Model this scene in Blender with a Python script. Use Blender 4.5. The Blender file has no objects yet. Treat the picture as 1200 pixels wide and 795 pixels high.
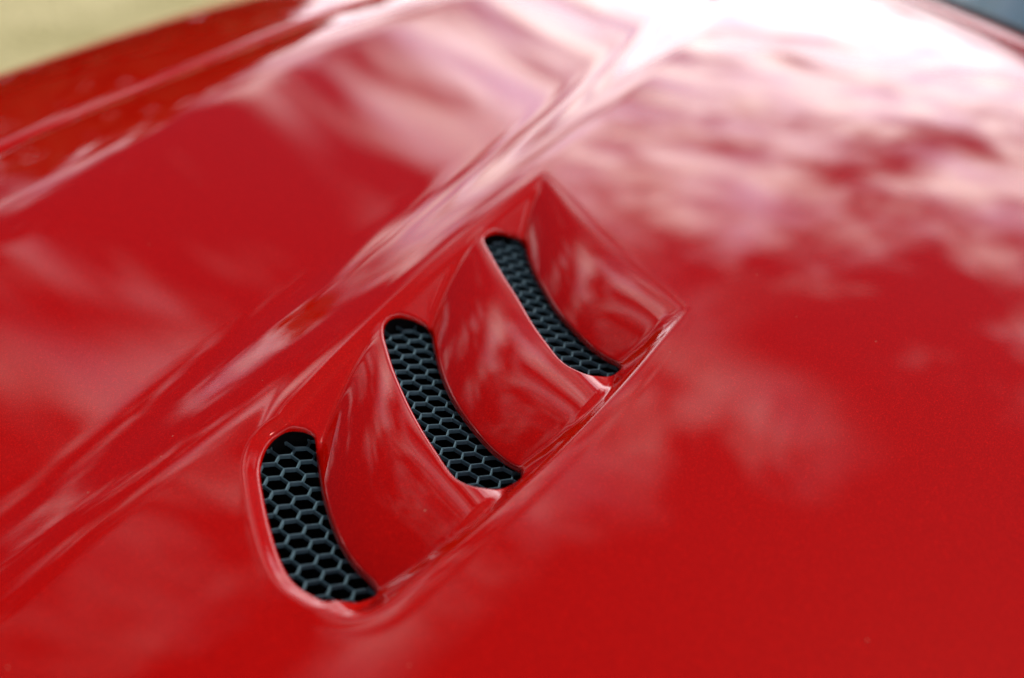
import bpy, math, random
import numpy as np

random.seed(4); np.random.seed(4)
scn = bpy.context.scene

# ------------------------------------------------------------------ camera
GROUND = 0.0
Z0 = 0.86                      # height of the bonnet datum above the ground
HC = 0.42                      # camera above the bonnet datum
PITCH = math.radians(32.0)
LENS = 40.0
cam_d = bpy.data.cameras.new('camera'); cam = bpy.data.objects.new('camera', cam_d)
scn.collection.objects.link(cam); scn.camera = cam
cam_d.sensor_width = 36.0; cam_d.lens = LENS
cam_d.clip_start = 0.02; cam_d.clip_end = 2000.0
cam.location = (0, 0, Z0 + HC)
cam.rotation_euler = (math.pi/2 - PITCH, 0, 0)
cam_d.dof.use_dof = True
cam_d.dof.focus_distance = 0.735
cam_d.dof.aperture_fstop = 2.6
cam_d.dof.aperture_blades = 9

# ------------------------------------------------------------------ world
SUN_EL, SUN_AZ = 56.0, 45.0      # azimuth clockwise from +Y
w = bpy.data.worlds.new('World'); scn.world = w; w.use_nodes = True
nt = w.node_tree; N = nt.nodes; L = nt.links
for n in list(N): N.remove(n)
out = N.new('ShaderNodeOutputWorld'); bg = N.new('ShaderNodeBackground')
bg.inputs['Strength'].default_value = 0.05
sky = N.new('ShaderNodeTexSky'); sky.sky_type = 'NISHITA'; sky.sun_disc = False
sky.sun_elevation = math.radians(SUN_EL); sky.sun_rotation = math.radians(SUN_AZ)
sky.air_density = 0.7; sky.dust_density = 0.6; sky.ozone_density = 1.5
tc = N.new('ShaderNodeTexCoord'); sep = N.new('ShaderNodeSeparateXYZ')
L.new(tc.outputs['Generated'], sep.inputs[0])
def math_node(tree, op, a=None, b=None, c=None, clamp=False):
    n = tree.nodes.new('ShaderNodeMath'); n.operation = op; n.use_clamp = clamp
    for i, v in enumerate((a, b, c)):
        if v is None: continue
        if isinstance(v, (int, float)): n.inputs[i].default_value = v
        else: tree.links.new(v, n.inputs[i])
    return n.outputs[0]
zz = math_node(nt, 'ADD', math_node(nt, 'MAXIMUM', sep.outputs['Z'], 0.0), 0.16)
comb = N.new('ShaderNodeCombineXYZ')
L.new(math_node(nt, 'DIVIDE', sep.outputs['X'], zz), comb.inputs[0])
L.new(math_node(nt, 'DIVIDE', sep.outputs['Y'], zz), comb.inputs[1])
n1 = N.new('ShaderNodeTexNoise'); n1.inputs['Scale'].default_value = 2.3; n1.inputs['Detail'].default_value = 9.0
n1.inputs['Roughness'].default_value = 0.68; n1.inputs['Distortion'].default_value = 0.25
mp = N.new('ShaderNodeMapping'); mp.inputs['Location'].default_value = (-35.33, -32.3, -36.82)
L.new(comb.outputs[0], mp.inputs[0]); L.new(mp.outputs[0], n1.inputs['Vector'])
# a cloud bank that is closed low down and breaks up into wisps higher in the sky
val = math_node(nt, 'SUBTRACT', n1.outputs['Fac'], math_node(nt, 'MULTIPLY', sep.outputs['Z'], 0.75))
cov = N.new('ShaderNodeMapRange'); cov.interpolation_type = 'SMOOTHSTEP'
cov.inputs['From Min'].default_value = 0.185; cov.inputs['From Max'].default_value = 0.44
L.new(val, cov.inputs['Value'])
n2 = N.new('ShaderNodeTexNoise'); n2.inputs['Scale'].default_value = 3.0; n2.inputs['Detail'].default_value = 7.0
n2.inputs['Roughness'].default_value = 0.6; n2.inputs['Distortion'].default_value = 0.6
mp2 = N.new('ShaderNodeMapping'); mp2.inputs['Location'].default_value = (-24.29, -27.36, -15.43)
L.new(comb.outputs[0], mp2.inputs[0]); L.new(mp2.outputs[0], n2.inputs['Vector'])
cir = N.new('ShaderNodeMapRange'); cir.interpolation_type = 'SMOOTHSTEP'
cir.inputs['From Min'].default_value = 0.40; cir.inputs['From Max'].default_value = 0.62
cir.inputs['To Max'].default_value = 0.58
L.new(n2.outputs['Fac'], cir.inputs['Value'])
n4 = N.new('ShaderNodeTexNoise'); n4.inputs['Scale'].default_value = 0.9; n4.inputs['Detail'].default_value = 2.0
mp4 = N.new('ShaderNodeMapping'); mp4.inputs['Location'].default_value = (35.07, -14.08, 35.7)
L.new(comb.outputs[0], mp4.inputs[0]); L.new(mp4.outputs[0], n4.inputs['Vector'])
fld = N.new('ShaderNodeMapRange'); fld.interpolation_type = 'SMOOTHSTEP'
fld.inputs['From Min'].default_value = 0.50; fld.inputs['From Max'].default_value = 0.60
L.new(n4.outputs['Fac'], fld.inputs['Value'])
dens2 = math_node(nt, 'MAXIMUM', cov.outputs[0], math_node(nt, 'MULTIPLY', cir.outputs[0], fld.outputs[0]))
mixc = N.new('ShaderNodeMix'); mixc.data_type = 'RGBA'
L.new(dens2, mixc.inputs['Factor']); L.new(sky.outputs[0], mixc.inputs['A'])
# folds of light and shade inside the clouds
n3 = N.new('ShaderNodeTexNoise'); n3.inputs['Scale'].default_value = 6.0; n3.inputs['Detail'].default_value = 6.0
L.new(mp.outputs[0], n3.inputs['Vector'])
cr = N.new('ShaderNodeValToRGB')
cr.color_ramp.elements[0].position = 0.34; cr.color_ramp.elements[0].color = (0.58, 0.55, 0.69, 1)
cr.color_ramp.elements[1].position = 0.62; cr.color_ramp.elements[1].color = (1.0, 0.965, 0.92, 1)
L.new(n3.outputs['Fac'], cr.inputs[0])
cs = N.new('ShaderNodeVectorMath'); cs.operation = 'SCALE'; cs.inputs['Scale'].default_value = 148.0
L.new(cr.outputs[0], cs.inputs[0]); L.new(cs.outputs[0], mixc.inputs['B'])
L.new(mixc.outputs['Result'], bg.inputs['Color']); L.new(bg.outputs[0], out.inputs[0])

sun_d = bpy.data.lights.new('sun', 'SUN'); sun = bpy.data.objects.new('sun', sun_d)
scn.collection.objects.link(sun)
sun_d.energy = 5.0; sun_d.angle = math.radians(0.53); sun_d.color = (1.0, 0.95, 0.88)
el, az = math.radians(SUN_EL), math.radians(SUN_AZ)
sdir = (math.sin(az)*math.cos(el), math.cos(az)*math.cos(el), math.sin(el))
from mathutils import Vector
sun.rotation_euler = Vector(sdir).to_track_quat('Z', 'Y').to_euler()
sun.location = (sdir[0]*20, sdir[1]*20, sdir[2]*20)

scn.view_settings.view_transform = 'Standard'
scn.view_settings.look = 'None'
scn.view_settings.exposure = -0.9
scn.view_settings.gamma = 1.0
scn.view_settings.use_curve_mapping = False
scn.render.engine = 'CYCLES'
scn.cycles.use_denoising = True
scn.cycles.max_bounces = 8
scn.cycles.sample_clamp_indirect = 10.0

# ------------------------------------------------------------------ materials
def new_mat(name):
    m = bpy.data.materials.new(name); m.use_nodes = True
    return m, m.node_tree, m.node_tree.nodes['Principled BSDF']

def paint_material():
    m, t, b = new_mat('red_metallic_paint')
    b.inputs['Base Color'].default_value = (0.44, 0.0024, 0.0004, 1)
    b.inputs['Metallic'].default_value = 0.0
    b.inputs['Roughness'].default_value = 0.45
    b.inputs['Specular IOR Level'].default_value = 0.0
    b.inputs['Coat Weight'].default_value = 1.0
    b.inputs['Coat Roughness'].default_value = 0.012
    b.inputs['Coat IOR'].default_value = 1.5
    g = t.nodes.new('ShaderNodeTexCoord')
    # metal flakes under the lacquer
    v = t.nodes.new('ShaderNodeTexVoronoi'); v.inputs['Scale'].default_value = 2200.0
    t.links.new(g.outputs['Object'], v.inputs['Vector'])
    geo = t.nodes.new('ShaderNodeNewGeometry')
    mx = t.nodes.new('ShaderNodeMix'); mx.data_type = 'VECTOR'
    mx.inputs['Factor'].default_value = 0.16
    sub = t.nodes.new('ShaderNodeVectorMath'); sub.operation = 'SUBTRACT'; sub.inputs[1].default_value = (0.5, 0.5, 0.5)
    t.links.new(v.outputs['Color'], sub.inputs[0])
    add = t.nodes.new('ShaderNodeVectorMath'); add.operation = 'MULTIPLY_ADD'
    add.inputs[1].default_value = (0.18, 0.18, 0.18)
    t.links.new(sub.outputs[0], add.inputs[0]); t.links.new(geo.outputs['Normal'], add.inputs[2])
    nrm = t.nodes.new('ShaderNodeVectorMath'); nrm.operation = 'NORMALIZE'
    t.links.new(add.outputs[0], nrm.inputs[0])
    t.links.new(nrm.outputs[0], b.inputs['Normal'])
    # settled dust: sparse pale specks, and a faint orange peel in the lacquer
    v2 = t.nodes.new('ShaderNodeTexVoronoi'); v2.inputs['Scale'].default_value = 62.0
    t.links.new(g.outputs['Object'], v2.inputs['Vector'])
    sepc = t.nodes.new('ShaderNodeSeparateColor'); t.links.new(v2.outputs['Color'], sepc.inputs[0])
    rad = math_node(t, 'MULTIPLY', math_node(t, 'GREATER_THAN', sepc.outputs[0], 0.70), math_node(t, 'MULTIPLY', sepc.outputs[1], 0.040))
    speck = math_node(t, 'LESS_THAN', v2.outputs['Distance'], rad)
    mixc_ = t.nodes.new('ShaderNodeMix'); mixc_.data_type = 'RGBA'
    fl = t.nodes.new('ShaderNodeSeparateColor'); t.links.new(v.outputs['Color'], fl.inputs[0])
    flk = t.nodes.new('ShaderNodeMix'); flk.data_type = 'RGBA'
    flk.inputs['A'].default_value = b.inputs['Base Color'].default_value[:]; flk.inputs['B'].default_value = (0.70, 0.005, 0.001, 1)
    fm = t.nodes.new('ShaderNodeMapRange'); fm.inputs['From Min'].default_value = 0.78; fm.inputs['From Max'].default_value = 1.0
    t.links.new(fl.outputs[0], fm.inputs['Value']); t.links.new(fm.outputs[0], flk.inputs['Factor'])
    t.links.new(flk.outputs['Result'], mixc_.inputs['A'])
    mixc_.inputs['B'].default_value = (0.55, 0.30, 0.22, 1)
    t.links.new(math_node(t, 'MULTIPLY', speck, 0.55), mixc_.inputs['Factor'])
    t.links.new(mixc_.outputs['Result'], b.inputs['Base Color'])
    t.links.new(math_node(t, 'SUBTRACT', 1.0, math_node(t, 'MULTIPLY', speck, 0.6)), b.inputs['Coat Weight'])
    n5 = t.nodes.new('ShaderNodeTexNoise'); n5.inputs['Scale'].default_value = 380.0; n5.inputs['Detail'].default_value = 1.0
    t.links.new(g.outputs['Object'], n5.inputs['Vector'])
    bp = t.nodes.new('ShaderNodeBump'); bp.inputs['Strength'].default_value = 0.015; bp.inputs['Distance'].default_value = 0.0004
    t.links.new(n5.outputs['Fac'], bp.inputs['Height']); t.links.new(bp.outputs[0], b.inputs['Coat Normal'])
    return m
PAINT = paint_material()

def plain(name, col, rough, spec=0.5, metallic=0.0, coat=0.0):
    m, t, b = new_mat(name)
    b.inputs['Base Color'].default_value = (*col, 1); b.inputs['Roughness'].default_value = rough
    b.inputs['Specular IOR Level'].default_value = spec; b.inputs['Metallic'].default_value = metallic
    b.inputs['Coat Weight'].default_value = coat
    return m
def grille_material():
    m, t, b = new_mat('satin_black_plastic')
    b.inputs['Base Color'].default_value = (0.150, 0.250, 0.300, 1)
    b.inputs['Roughness'].default_value = 0.28; b.inputs['Specular IOR Level'].default_value = 0.8
    g = t.nodes.new('ShaderNodeTexCoord'); n = t.nodes.new('ShaderNodeTexNoise')
    n.inputs['Scale'].default_value = 260.0; n.inputs['Detail'].default_value = 3.0
    t.links.new(g.outputs['Object'], n.inputs['Vector'])
    bm = t.nodes.new('ShaderNodeBump'); bm.inputs['Strength'].default_value = 0.25; bm.inputs['Distance'].default_value = 0.001
    t.links.new(n.outputs['Fac'], bm.inputs['Height']); t.links.new(bm.outputs[0], b.inputs['Normal'])
    return m
GRILLE = grille_material()
DUCT = plain('black_duct_plastic', (0.004, 0.004, 0.005), 0.8, 0.2)
RUBBER = plain('black_rubber', (0.01, 0.01, 0.011), 0.6, 0.4)
def glass_material():
    m, t, b = new_mat('dark_windscreen_glass')
    b.inputs['Base Color'].default_value = (0.02, 0.12, 0.19, 1)  # teal of the mirrored blue sky is put into the base colour
    b.inputs['Roughness'].default_value = 0.02; b.inputs['IOR'].default_value = 1.52
    return m
GLASS = glass_material()
def grass_material():
    m, t, b = new_mat('dry_meadow_grass')
    g = t.nodes.new('ShaderNodeTexCoord')
    n = t.nodes.new('ShaderNodeTexNoise'); n.inputs['Scale'].default_value = 1.3; n.inputs['Detail'].default_value = 8
    n2 = t.nodes.new('ShaderNodeTexNoise'); n2.inputs['Scale'].default_value = 28; n2.inputs['Detail'].default_value = 4
    t.links.new(g.outputs['Object'], n.inputs['Vector']); t.links.new(g.outputs['Object'], n2.inputs['Vector'])
    s = math_node(t, 'ADD', math_node(t, 'MULTIPLY', n.outputs['Fac'], 0.7), math_node(t, 'MULTIPLY', n2.outputs['Fac'], 0.3))
    r = t.nodes.new('ShaderNodeValToRGB')
    r.color_ramp.elements[0].position = 0.36; r.color_ramp.elements[0].color = (0.48, 0.43, 0.20, 1)
    r.color_ramp.elements[1].position = 0.60; r.color_ramp.elements[1].color = (0.80, 0.71, 0.40, 1)
    t.links.new(s, r.inputs[0]); t.links.new(r.outputs[0], b.inputs['Base Color'])
    b.inputs['Roughness'].default_value = 0.9; b.inputs['Specular IOR Level'].default_value = 0.1
    bp = t.nodes.new('ShaderNodeBump'); bp.inputs['Distance'].default_value = 0.03
    t.links.new(n2.outputs['Fac'], bp.inputs['Height']); t.links.new(bp.outputs[0], b.inputs['Normal'])
    return m
GRASS = grass_material()

# ------------------------------------------------------------------ helpers
def link(name, verts, faces, mat, parent=None, smooth=True):
    me = bpy.data.meshes.new(name); me.from_pydata([tuple(v) for v in verts], [], faces); me.update()
    if smooth: me.shade_smooth()
    me.materials.append(mat)
    o = bpy.data.objects.new(name, me); scn.collection.objects.link(o)
    if parent is not None: o.parent = parent
    return o

def link_grid(name, V, mask, mat, parent=None):
    """V: (n,m,3) vertices; mask: (n-1,m-1) faces kept."""
    n, m, _ = V.shape
    idx = np.arange(n*m).reshape(n, m)
    q = np.stack([idx[:-1, :-1], idx[1:, :-1], idx[1:, 1:], idx[:-1, 1:]], -1)[mask]
    used = np.zeros(n*m, bool); used[q.ravel()] = True
    remap = np.cumsum(used) - 1
    q = remap[q]; P = V.reshape(-1, 3)[used]
    me = bpy.data.meshes.new(name)
    me.vertices.add(len(P)); me.vertices.foreach_set('co', P.astype(np.float32).ravel())
    me.loops.add(q.size); me.loops.foreach_set('vertex_index', q.astype(np.int32).ravel())
    me.polygons.add(len(q)); me.polygons.foreach_set('loop_start', np.arange(0, q.size, 4, dtype=np.int32))
    me.polygons.foreach_set('use_smooth', np.ones(len(q), bool))
    me.update(calc_edges=True)
    me.materials.append(mat)
    o = bpy.data.objects.new(name, me); scn.collection.objects.link(o)
    if parent is not None: o.parent = parent
    return o

def smooth(x, a, b):
    t = np.clip((x - a)/(b - a), 0, 1); return t*t*(3 - 2*t)
def smooth5(x, a, b):
    t = np.clip((x - a)/(b - a), 0, 1); return t**3*(t*(6*t - 15) + 10)

# measured sight lines: picture position + height -> point of the car body
def sight(px, py, z):
    xc = (np.asarray(px, float) - 600)/1200*36/LENS
    yc = (397.5 - np.asarray(py, float))/1200*36/LENS
    c, s = math.cos(PITCH), math.sin(PITCH)
    dy = c + yc*s; dz = -s + yc*c
    t = (z - HC)/dz
    return xc*t, dy*t

# body axes: p runs rearwards along the vents, q across the car towards its centre line
ANG = math.radians(60.0)
EP = np.array([math.cos(ANG), math.sin(ANG)]); EQ = np.array([math.sin(ANG), -math.cos(ANG)])
OX, OY = sight(560, 450, 0.0)
def to_pq(x, y):
    dx, dy = x - OX, y - OY
    return dx*EP[0] + dy*EP[1], dx*EQ[0] + dy*EQ[1]
def to_xy(p, q):
    return OX + p*EP[0] + q*EQ[0], OY + p*EP[1] + q*EQ[1]

def line_fit(pts, z, deg):
    a = np.array(pts, float); x, y = sight(a[:, 0], a[:, 1], z)
    p, q = to_pq(x, y)
    return np.polyfit(p, q, deg), p.min(), p.max()
def ev(fit, p):
    """polynomial inside its range, straight tangents beyond"""
    c, a, b = fit; d = np.polyder(c)
    pc = np.clip(p, a, b)
    return np.polyval(c, pc) + np.polyval(d, pc)*(p - pc)

CREASE = line_fit([(0, 625), (130, 535), (300, 420), (420, 325), (560, 205), (680, 100), (750, 40), (790, 0)], 0.0, 2)
CREST = line_fit([(0, 255), (130, 170), (260, 93), (380, 32), (440, 0)], 0.0, 2)

# slope of the skin going outwards from the wing crest (negative: still on the bonnet flank)
_ks = np.array([-3.0, -0.38, -0.07, -0.045, -0.02, 0.01, 0.075, 0.090, 0.105, 0.20, 0.32, 0.42, 0.52, 3.0])
_km = np.array([ 0.0,  0.0,  0.09, 0.08, 0.01, -0.05, -0.075, -0.075, -0.02, -0.08, -0.20, -0.9, -3.0, -3.0])
_ts = np.arange(-0.6, 1.2, 0.002); _tm = np.interp(_ts, _ks, _km)
_tz = np.concatenate([[0], np.cumsum((_tm[1:] + _tm[:-1])*0.001)])

def shoulder(p):
    return 1.0 + 0.7*smooth(p, 0.05, 0.55)                 # the bright shoulder narrows towards the screen
def base(p, q):
    """bonnet skin without the vents, relative to Z0"""
    z = -np.where(p > 0, p*p/(2*11.0), p*p/(2*5.0)) - np.where(q > 0.05, (q - 0.05)**2/(2*5.0), 0.0)
    # soft crease: the middle of the bonnet stands higher than its flank
    d = q - ev(CREASE, p)
    z = z - 0.0085*(1 - smooth5(d, -0.05, 0.05))
    # flank rises again to the wing crest, then rolls over
    e = ev(CREST, p) - q
    k = shoulder(p)
    e = np.where(e > 0, np.where(e*k < 0.085, e*k, e - 0.085/k + 0.085), e)
    z = z + np.interp(e, _ts, _tz)
    # nose and near wing turn down outside the view
    z = z - 3.0*np.clip(-0.62 - p, 0, 1)**2 - 1.5*np.clip(q - 0.95, 0, 1)**2
    return z

def sight_on(px, py, dz=0.0):
    """point where the sight line meets the skin lowered by dz (below 0)"""
    z = np.zeros(np.shape(px)) + dz
    for _ in range(25):
        x, y = sight(px, py, z); p, q = to_pq(x, y); z = base(p, q) + dz
    return p, q

# rear edge of the bonnet in front of the windscreen
_w = np.array([(1050, -6), (1075, 6), (1110, 22), (1150, 39), (1200, 62), (1250, 86)], float)
_wp, _wq = sight_on(_w[:, 0], _w[:, 1], 0.0)
SCREEN = (np.polyfit(_wq, _wp, 1), _wq.min(), _wq.max())
print('screen edge', _wp, _wq)

# ------------------------------------------------------------------ vents
D_LIP, D_DEEP = 0.0035, 0.0220
# outlines of the three openings: lip side, then ramp side (photo measurements)
LIPS = [
 [(334,505),(319,516),(309,532),(305,552),(307.6,575),(314,607),(324,643),(335,669),(348,686),(365,697),(384,705),(411,706.5)],
 [(462.5,371.4),(454,376),(450,384),(450.5,395),(454,408),(462.5,435),(478,471),(495,503),(512,530),(527,552.5),(539,564),(556,571),(576,574)],
 [(582,273),(571.7,275),(567.5,280),(570,288),(577,300),(589,321),(607,349),(624.5,379),(642,403.6),(658,423),(674,433.5),(691,440.5),(709,442)],
]
RAMPS = [
 [(427,704),(438,699),(440,694),(433.5,684),(417,668),(404,650),(393,629),(383,602),(376,575),(372,548.5),(370,524),(368,512.5),(360,506),(347,503)],
 [(593,572),(605,566),(610,559),(608.5,552.5),(593,544),(576,530),(559,512),(542,490),(528.7,469),(518.5,447),(511.7,427),(506.6,403),(505,393),(500,384),(489.6,377),(476,372.5)],
 [(721,439),(726,433.5),(723,428),(705.5,419),(688,405),(667,384),(649,363),(635,340),(624.5,321),(617.5,303),(614.6,289),(608.7,281.4),(596,276)],
]
def catmull(P, n):
    P = np.asarray(P); m = len(P); o = []
    for i in range(m):
        a, b, c, d = P[i-1], P[i], P[(i+1) % m], P[(i+2) % m]
        for k in range(n):
            t = k/n
            o.append(0.5*((2*b) + (c-a)*t + (2*a-5*b+4*c-d)*t*t + (3*b-a-3*c+d)*t**3))
    return np.array(o)
HOLES, LC, RC = [], [], []
for i in range(3):
    l = np.array(LIPS[i]); r = np.array(RAMPS[i])
    nl, nr = len(l), len(r)
    # depth of the rim: shallow along the lip, deep along the ramp, easing round the two ends
    dl = np.full(nl, D_LIP + 0.001); dr = np.full(nr, 0.0205)
    dl[0] = 0.007; dl[-1] = 0.008
    dr[0] = 0.010; dr[1] = 0.013; dr[-1] = 0.009; dr[-2] = 0.012
    pl, ql = sight_on(l[:, 0], l[:, 1], -dl); pr, qr = sight_on(r[:, 0], r[:, 1], -dr)
    poly = np.concatenate([np.stack([pl, ql], 1), np.stack([pr, qr], 1)])
    HOLES.append(catmull(poly, 5))
    sl = slice(3, nl - 2); sr = slice(3, nr - 3)
    LC.append((np.polyfit(ql[sl], pl[sl], 2), ql[sl].min(), ql[sl].max()))
    RC.append((np.polyfit(qr[sr], pr[sr], 2), qr[sr].min(), qr[sr].max()))
# where the last ramp runs out flush with the bonnet
pe, qe = sight_on(np.array([640., 690, 745, 808]), np.array([198., 240, 295, 355]), 0.0)
LC.append((np.polyfit(qe, pe, 1), qe.min(), qe.max()))
# side edges of the recess
ea = np.array([(296,520),(330,478),(380,425),(445,362),(500,312),(556,264),(600,230),(643,197)], float)
pa, qa = sight_on(ea[:, 0], ea[:, 1], 0.0); LEFT = (np.polyfit(pa, qa, 2), pa.min(), pa.max())
eb = np.array([(445,712),(500,672),(560,622),(620,565),(680,502),(745,432),(806,360)], float)
pb, qb = sight_on(eb[:, 0], eb[:, 1], 0.0); RIGHT = (np.polyfit(pb, qb, 2), pb.min(), pb.max())

def signed_dist(p, q, poly):
    """positive inside"""
    a = poly; b = np.roll(poly, -1, 0)
    best = np.full(p.shape, 1e9); inside = np.zeros(p.shape, bool)
    for (ax, ay), (bx, by) in zip(a, b):
        ex, ey = bx-ax, by-ay
        t = np.clip(((p-ax)*ex + (q-ay)*ey)/(ex*ex + ey*ey + 1e-18), 0, 1)
        best = np.minimum(best, (p-ax-t*ex)**2 + (q-ay-t*ey)**2)
        c = (ay > q) != (by > q)
        if ay != by:
            inside ^= c & (p < ax + (q-ay)*ex/ey)
    d = np.sqrt(best)
    return np.where(inside, d, -d)

def soft_table(xs, ys, sig):
    x = np.arange(-0.03, 0.08, 0.0002); y = np.interp(x, xs, ys)
    k = np.exp(-0.5*(np.arange(-60, 61)*0.0002/sig)**2); k /= k.sum()
    return x, np.convolve(np.pad(y, 60, mode='edge'), k, 'valid')
def profile(tab, d): return np.interp(d, tab[0], tab[1])
# walls of the recess: depth against distance from its edge
WALL_L = soft_table([0, 0.010, 0.05], [0, 0.0036, 0.0400], 0.0016)      # bevel, then a steeper wall
WALL_R = soft_table([0, 0.002, 0.05], [0, 0.0012, 0.0440], 0.0020)
def softmin(a, b, k):
    k = k*np.clip(np.minimum(np.maximum(a, 0), np.maximum(b, 0))/0.004, 0, 1)
    return 0.5*(a + b - np.sqrt((a - b)**2 + k*k))

PG0, PG1 = float(pb.min()) - 0.02, float(pb.max())
def recess(p, q, ring=None):
    """depth of the vent recess and the plunge into each opening"""
    lq = [ev(c, q) for c in LC]; rq = [ev(c, q) for c in RC]
    A = np.where(p <= lq[0], D_LIP*smooth(p, lq[0]-0.006, lq[0]), 0.0)
    for i in range(3):
        t = (p - lq[i])/(rq[i] - lq[i])
        A = np.where((p > lq[i]) & (p <= rq[i]), D_LIP + (D_DEEP - D_LIP)*smooth(t, 0.0, 1.0), A)
        t = np.clip((p - rq[i])/(lq[i+1] - rq[i]), 0, 1)
        end = D_LIP if i < 2 else 0.0
        prof = (1 - t)**1.9
        if i == 2: prof = (1 - t)**1.9
        A = np.where((p > rq[i]) & (p <= lq[i+1]), end + (D_DEEP - end)*prof, A)
    ql, qr = ev(LEFT, p), ev(RIGHT, p)
    # gutter along the inner edge: the blades end in it, and it runs out with the last ramp
    dr = qr - q
    T = 0.0080*smooth(p, PG0, PG0 + 0.03)*(1 - smooth5(p, PG1 - 0.075, PG1 + 0.004))
    g = 1 - smooth(dr, 0.003, 0.014)
    A = A + (T - A)*g*smooth(p, PG0, PG0 + 0.03)*(1 - smooth5(p, PG1 - 0.06, PG1))
    b = p - lq[0] + 0.003
    Rc = 0.030                                            # rounded front corner of the recess
    dc = np.where(b < Rc, Rc - np.hypot(np.maximum(Rc - dr, 0), np.maximum(Rc - b, 0)), dr)
    dl = q - ql
    dl = np.where(b < Rc, Rc - np.hypot(np.maximum(Rc - dl, 0), np.maximum(Rc - b, 0)), dl)
    rec = softmin(softmin(A, profile(WALL_L, dl), 0.0018), profile(WALL_R, dc), 0.0035)
    # faintly raised rim round the whole recess
    D = np.minimum(dl, dc)
    bead = 0.0011*np.exp(-((D + 0.0055)/0.0052)**2)*(1 - smooth(p - lq[3], -0.06, 0.0))
    rec = np.where(p < lq[0] - 0.006, 0.0, rec) - bead
    if ring is not None:
        rg = D_LIP*smooth(ring, -0.011, 0.0)
        rec = 0.5*(rec + rg + np.sqrt((rec - rg)**2 + 0.0005**2)) - 0.00025
    return rec

# second pass: lay the outlines of the openings on the real recess, along the same sight lines
def sight_recess(px, py, first=None):
    px, py = np.asarray(px, float), np.asarray(py, float)
    zs = np.arange(0.006, -0.045, -0.0004); res_p = np.full(px.shape, np.nan); res_q = np.full(px.shape, np.nan)
    done = np.zeros(px.shape, bool)
    for zrel in zs:
        z = np.full(px.shape, zrel)
        for _ in range(6):
            x, y = sight(px, py, z); p, q = to_pq(x, y); z = base(p, q) + zrel
        hit = (~done) & (zrel <= -recess(p, q, None if first is None else signed_dist(p, q, first)) - 0.0012)
        res_p[hit], res_q[hit] = p[hit], q[hit]; done |= hit
    return res_p, res_q
for i in range(3):
    a = np.array(LIPS[i] + RAMPS[i], float)
    p, q = sight_recess(a[:, 0], a[:, 1], HOLES[0] if i == 0 else None)
    print('opening', i, np.isnan(p).sum())
    HOLES[i] = catmull(np.stack([p, q], 1), 5)

def plunge(s, r):
    t = s + r
    o = np.where(t <= 0, 0, np.where(t < r*0.96, r - np.sqrt(np.maximum(r*r - np.clip(t, 0, r*0.96)**2, 0)), 0))
    k = r*0.72
    return np.where(t >= r*0.96, k + (t - r*0.96)*7.0, o)

def axis(lo, flo, fhi, hi, fine, coarse):
    def grow(a, b, s):
        o = [a]; st = fine
        while o[-1]*s < b*s:
            st = min(st*1.25, coarse); o.append(o[-1] + s*st)
        return o[1:]
    mid = list(np.arange(flo, fhi, fine))
    return np.array(sorted(grow(flo, lo, -1)) + mid + grow(mid[-1], hi, 1))

allp = np.concatenate([h[:, 0] for h in HOLES] + [pe]); allq = np.concatenate([h[:, 1] for h in HOLES] + [qa, qb])
print('vent extents p %.3f %.3f q %.3f %.3f' % (allp.min(), allp.max(), allq.min(), allq.max()))
P_ = axis(-0.95, allp.min()-0.02, allp.max()+0.02, 1.75, 0.0007, 0.009)
Q_ = axis(-1.15, allq.min()-0.015, allq.max()+0.015, 1.35, 0.0007, 0.009)
PP, QQ = np.meshgrid(P_, Q_, indexing='ij')
print('grid', PP.shape)
ZB = base(PP, QQ)
RING = np.full(PP.shape, -1.0)
h = HOLES[0]
i0, i1 = np.searchsorted(P_, [h[:, 0].min()-0.03, h[:, 0].max()+0.03]); j0, j1 = np.searchsorted(Q_, [h[:, 1].min()-0.03, h[:, 1].max()+0.03])
RING[i0:i1, j0:j1] = signed_dist(PP[i0:i1, j0:j1], QQ[i0:i1, j0:j1], h)
REC = recess(PP, QQ, RING)
Z = ZB - REC
cut = np.zeros(PP.shape, bool)
for h in HOLES:
    i0, i1 = np.searchsorted(P_, [h[:, 0].min()-0.006, h[:, 0].max()+0.006])
    j0, j1 = np.searchsorted(Q_, [h[:, 1].min()-0.006, h[:, 1].max()+0.006])
    s = signed_dist(PP[i0:i1, j0:j1], QQ[i0:i1, j0:j1], h)
    Z[i0:i1, j0:j1] -= plunge(np.minimum(s, 0.0), 0.0028)
    # trim the skin cleanly on the outline of the opening
    gp, gq = np.gradient(s, 0.0007); gl = np.maximum(np.hypot(gp, gq), 1e-6)
    near = (s > 0) & (s < 0.0016)
    PP[i0:i1, j0:j1] -= np.where(near, s*gp/gl, 0); QQ[i0:i1, j0:j1] -= np.where(near, s*gq/gl, 0)
    cut[i0:i1, j0:j1] |= s > 0.0
back = PP - ev(SCREEN, QQ)
PP -= np.where((back > 0) & (back < 0.03), back, 0)
Z -= 0.0015*smooth(back, -0.006, 0.0)
cut |= back > 0.0
gap = ev(CREST, PP) - QQ - (0.085/shoulder(PP) + 0.008)      # shut line between bonnet and front wing
QQ += np.where((gap > 0) & (gap < 0.03), gap, 0)
Z -= 0.003*smooth(gap, -0.010, 0.0)**2
cut |= gap > 0.0
X, Y = to_xy(PP, QQ)
V = np.stack([X, Y, Z + Z0], -1)
keep = ~(cut[:-1, :-1] & cut[1:, 1:] & cut[1:, :-1] & cut[:-1, 1:])

# ------------------------------------------------------------------ ground
G = 400.0
g = link('ground', [(-G, -G, GROUND), (G, -G, GROUND), (G, G, GROUND), (-G, G, GROUND)], [(0, 1, 2, 3)], GRASS, smooth=False)
g['kind'] = 'structure'

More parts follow.
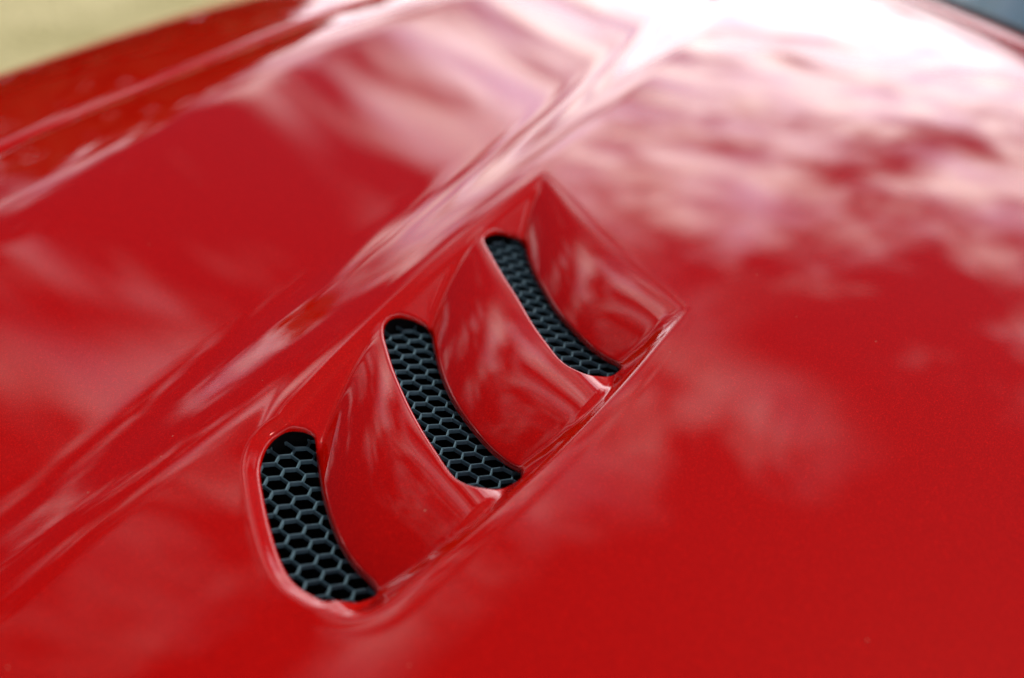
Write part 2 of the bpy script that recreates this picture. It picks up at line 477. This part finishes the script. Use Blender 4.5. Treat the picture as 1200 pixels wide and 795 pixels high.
# ------------------------------------------------------------------ car
car = bpy.data.objects.new('sports_car', None); scn.collection.objects.link(car)
car['label'] = 'glossy red car with three honeycomb vents in its bonnet'; car['category'] = 'car'
bonnet = link_grid('bonnet', V, keep, PAINT, car)

# front wing beyond the shut line
wp = np.linspace(-0.95, 1.75, 260)
we = np.concatenate([[0.0, 0.0, 0.002, 0.005, 0.010], np.linspace(0.016, 0.70, 120)])
WP, WE = np.meshgrid(wp, we, indexing='ij')
WQ = ev(CREST, WP) - (WE + 0.085/shoulder(WP) + 0.0125)
WZ = base(WP, WQ) - 0.003*(1 - smooth(WE, 0.0, 0.010))**2
WZ[:, 0] -= 0.03
wx, wy = to_xy(WP, WQ)
link_grid('front_wing', np.stack([wx, wy, np.maximum(WZ + Z0, 0.16)], -1), np.ones((259, len(we)-1), bool), PAINT, car)

# honeycomb grilles
def sheet(p, q, i):
    """depth of the grille sheet in opening i"""
    l, r = ev(LC[i], q), ev(RC[i], q)
    t = min(max((p - l)/(r - l), 0.0), 1.35)
    ql, qr = ev(LEFT, p), ev(RIGHT, p)
    m = float(smooth(q, ql - 0.012, ql + 0.034)*smooth(qr - q, -0.012, 0.018))
    return 0.0185 + 0.0078*t
PITCHH, WALL, THICK = 0.0134, 0.00095, 0.0030
HROT = math.radians(-7.0)
for i, h in enumerate(HOLES):
    hx, hy = to_xy(h[:, 0], h[:, 1])
    verts, faces = [], []
    e1 = np.array([math.cos(HROT), math.sin(HROT)])*PITCHH
    e2 = np.array([math.cos(HROT - math.pi/3), math.sin(HROT - math.pi/3)])*PITCHH
    c0 = np.array([hx.mean(), hy.mean()])
    Rr = PITCHH/math.sqrt(3); Ri = Rr - WALL/math.sqrt(3)*1.0
    for a in range(-30, 31):
        for b in range(-30, 31):
            c = c0 + a*e1 + b*e2
            p, q = to_pq(c[0], c[1])
            if p < h[:, 0].min()-0.02 or p > h[:, 0].max()+0.02 or q < h[:, 1].min()-0.02 or q > h[:, 1].max()+0.02: continue
            s = signed_dist(np.array([p]), np.array([q]), h)[0]
            if s < -0.010: continue
            n0 = len(verts)
            # grille sheet follows the opening: higher under the lip, lower at the ramp
            def top(x, y):
                p, q = to_pq(x, y)
                return Z0 + base(p, q) - sheet(p, q, i)
            for ring, (rad, off) in enumerate(((Rr, -THICK), (Rr, -0.0004), (Ri+0.0002, 0.0), (Ri, -0.0006), (Ri, -THICK))):
                for k in range(6):
                    an = HROT + math.pi/6 + k*math.pi/3
                    x, y = c[0] + rad*math.cos(an), c[1] + rad*math.sin(an)
                    xt, yt = c[0] + Rr*math.cos(an), c[1] + Rr*math.sin(an)
                    verts.append((x, y, top(xt, yt) + off))
            for ring in range(1, 4):
                for k in range(6):
                    k2 = (k+1) % 6
                    faces.append((n0+ring*6+k, n0+ring*6+k2, n0+ring*6+6+k2, n0+ring*6+6+k))
    gr = link('vent_grille', verts, faces, GRILLE, bonnet, smooth=False)
    # duct box behind
    n = len(h); cen = h.mean(0); tang = np.roll(h, -1, 0) - np.roll(h, 1, 0)
    nrm = np.stack([tang[:, 1], -tang[:, 0]], 1); nrm /= np.linalg.norm(nrm, axis=1)[:, None]
    test = signed_dist(h[:, 0] + nrm[:, 0]*0.001, h[:, 1] + nrm[:, 1]*0.001, h)
    if (test > 0).sum() > n/2: nrm = -nrm
    hb = h + nrm*0.010
    bx, by = to_xy(hb[:, 0], hb[:, 1]); zb = base(hb[:, 0], hb[:, 1]) + Z0
    rc = recess(hb[:, 0], hb[:, 1])
    dv = [(x, y, z - d - 0.004) for x, y, z, d in zip(bx, by, zb, rc)] + [(x, y, z - 0.085) for x, y, z in zip(bx, by, zb)]
    df = [(k, (k+1) % n, n+(k+1) % n, n+k) for k in range(n)] + [tuple(range(n, 2*n))]
    link('vent_duct', dv, df, DUCT, bonnet)

# scuttle panel and windscreen behind the bonnet
sq = np.linspace(_wq.min() - 0.75, _wq.max() + 0.9, 80)
sp = ev(SCREEN, sq)
tq = np.gradient(sq); tp = np.gradient(sp); tl = np.hypot(tp, tq); npn, nqn = tq/tl, -tp/tl
def strip(rows):
    V = []
    for off, dz in rows:
        p, q = sp + npn*off, sq + nqn*off
        x, y = to_xy(p, q); V.append(np.stack([x, y, Z0 + base(p - npn*off, q - nqn*off) + dz], -1))
    V = np.array(V); return V, np.ones((V.shape[0]-1, V.shape[1]-1), bool)
V, k = strip([(0.006, -0.04), (0.007, -0.004), (0.010, -0.001), (0.03, 0.0), (0.055, -0.004), (0.066, -0.010), (0.070, -0.03)])
link_grid('scuttle_panel', V, k, PAINT, car)
V, k = strip([(0.068, -0.03), (0.070, -0.006), (0.076, -0.003), (0.084, -0.005), (0.086, -0.02)])
link_grid('screen_seal', V, k, RUBBER, car)
V, k = strip([(0.080, -0.012), (0.16, 0.03), (0.30, 0.11), (0.50, 0.215), (0.75, 0.33)])
link_grid('windscreen', V, k, GLASS, car)

# ------------------------------------------------------------------ far-off wood that shows only in the paint
def leaf_material():
    m, t, b = new_mat('woodland_leaves')
    g = t.nodes.new('ShaderNodeTexCoord'); n = t.nodes.new('ShaderNodeTexNoise'); n.inputs['Scale'].default_value = 0.4
    t.links.new(g.outputs['Object'], n.inputs['Vector'])
    r = t.nodes.new('ShaderNodeValToRGB')
    r.color_ramp.elements[0].position = 0.35; r.color_ramp.elements[0].color = (0.030, 0.050, 0.016, 1)
    r.color_ramp.elements[1].position = 0.65; r.color_ramp.elements[1].color = (0.085, 0.105, 0.035, 1)
    t.links.new(n.outputs['Fac'], r.inputs[0]); t.links.new(r.outputs[0], b.inputs['Base Color'])
    b.inputs['Roughness'].default_value = 0.7
    return m
rng = np.random.default_rng(7)
cl = []
NT = 190
def wood_h(a):
    d = math.degrees(a) % 360
    return float(np.interp(d, [0, 45, 70, 130, 200, 270, 344, 353, 360], [0.35, 0.35, 4.0, 4.0, 1.6, 5.2, 5.4, 0.5, 0.35]))
for k in range(NT):
    a = 2*math.pi*k/NT + rng.uniform(-0.03, 0.03)
    dist = 62 + rng.uniform(-6, 10); H = rng.uniform(2.6, 5.0)*(1.0 + 0.25*math.sin(3*a + 1.0))*wood_h(a); W = rng.uniform(1.6, 3.0)
    m = int(60 + 24*H)
    u = rng.normal(size=(m, 3)); u /= np.linalg.norm(u, axis=1)[:, None]; u *= rng.uniform(0.35, 1.0, (m, 1))
    c = np.array([math.sin(a)*dist, math.cos(a)*dist, 0.0]) + u*np.array([W, W, H*0.5]) + np.array([0, 0, H*0.5])
    cl.append(c)
    u = rng.uniform(-1, 1, (int(30 + 5*H), 3))                        # undergrowth closes the foot of the wood
    cl.append(np.array([math.sin(a)*dist, math.cos(a)*dist, 0.0]) + u*np.array([2.2, 2.2, 0.5*min(H*0.62, 10.0)]) + np.array([0, 0, 0.5*min(H*0.62, 10.0)]))
c = np.concatenate(cl); m = len(c)
a1 = rng.normal(size=(m, 3)); a1 /= np.linalg.norm(a1, axis=1)[:, None]
a2 = np.cross(a1, rng.normal(size=(m, 3))); a2 /= np.linalg.norm(a2, axis=1)[:, None]
sz = rng.uniform(0.35, 0.8, (m, 1))
vv = np.stack([c - a1*sz - a2*sz*0.4, c + a1*sz - a2*sz*0.6, c + a1*sz*0.7 + a2*sz, c - a1*sz*0.8 + a2*sz*0.7], 1).reshape(-1, 3)
wood = link('woodland', vv, [(4*k, 4*k+1, 4*k+2, 4*k+3) for k in range(m)], leaf_material(), smooth=False)
wood['kind'] = 'stuff'; wood['label'] = 'far-off green wood mirrored in the red paint'; wood['category'] = 'woodland'
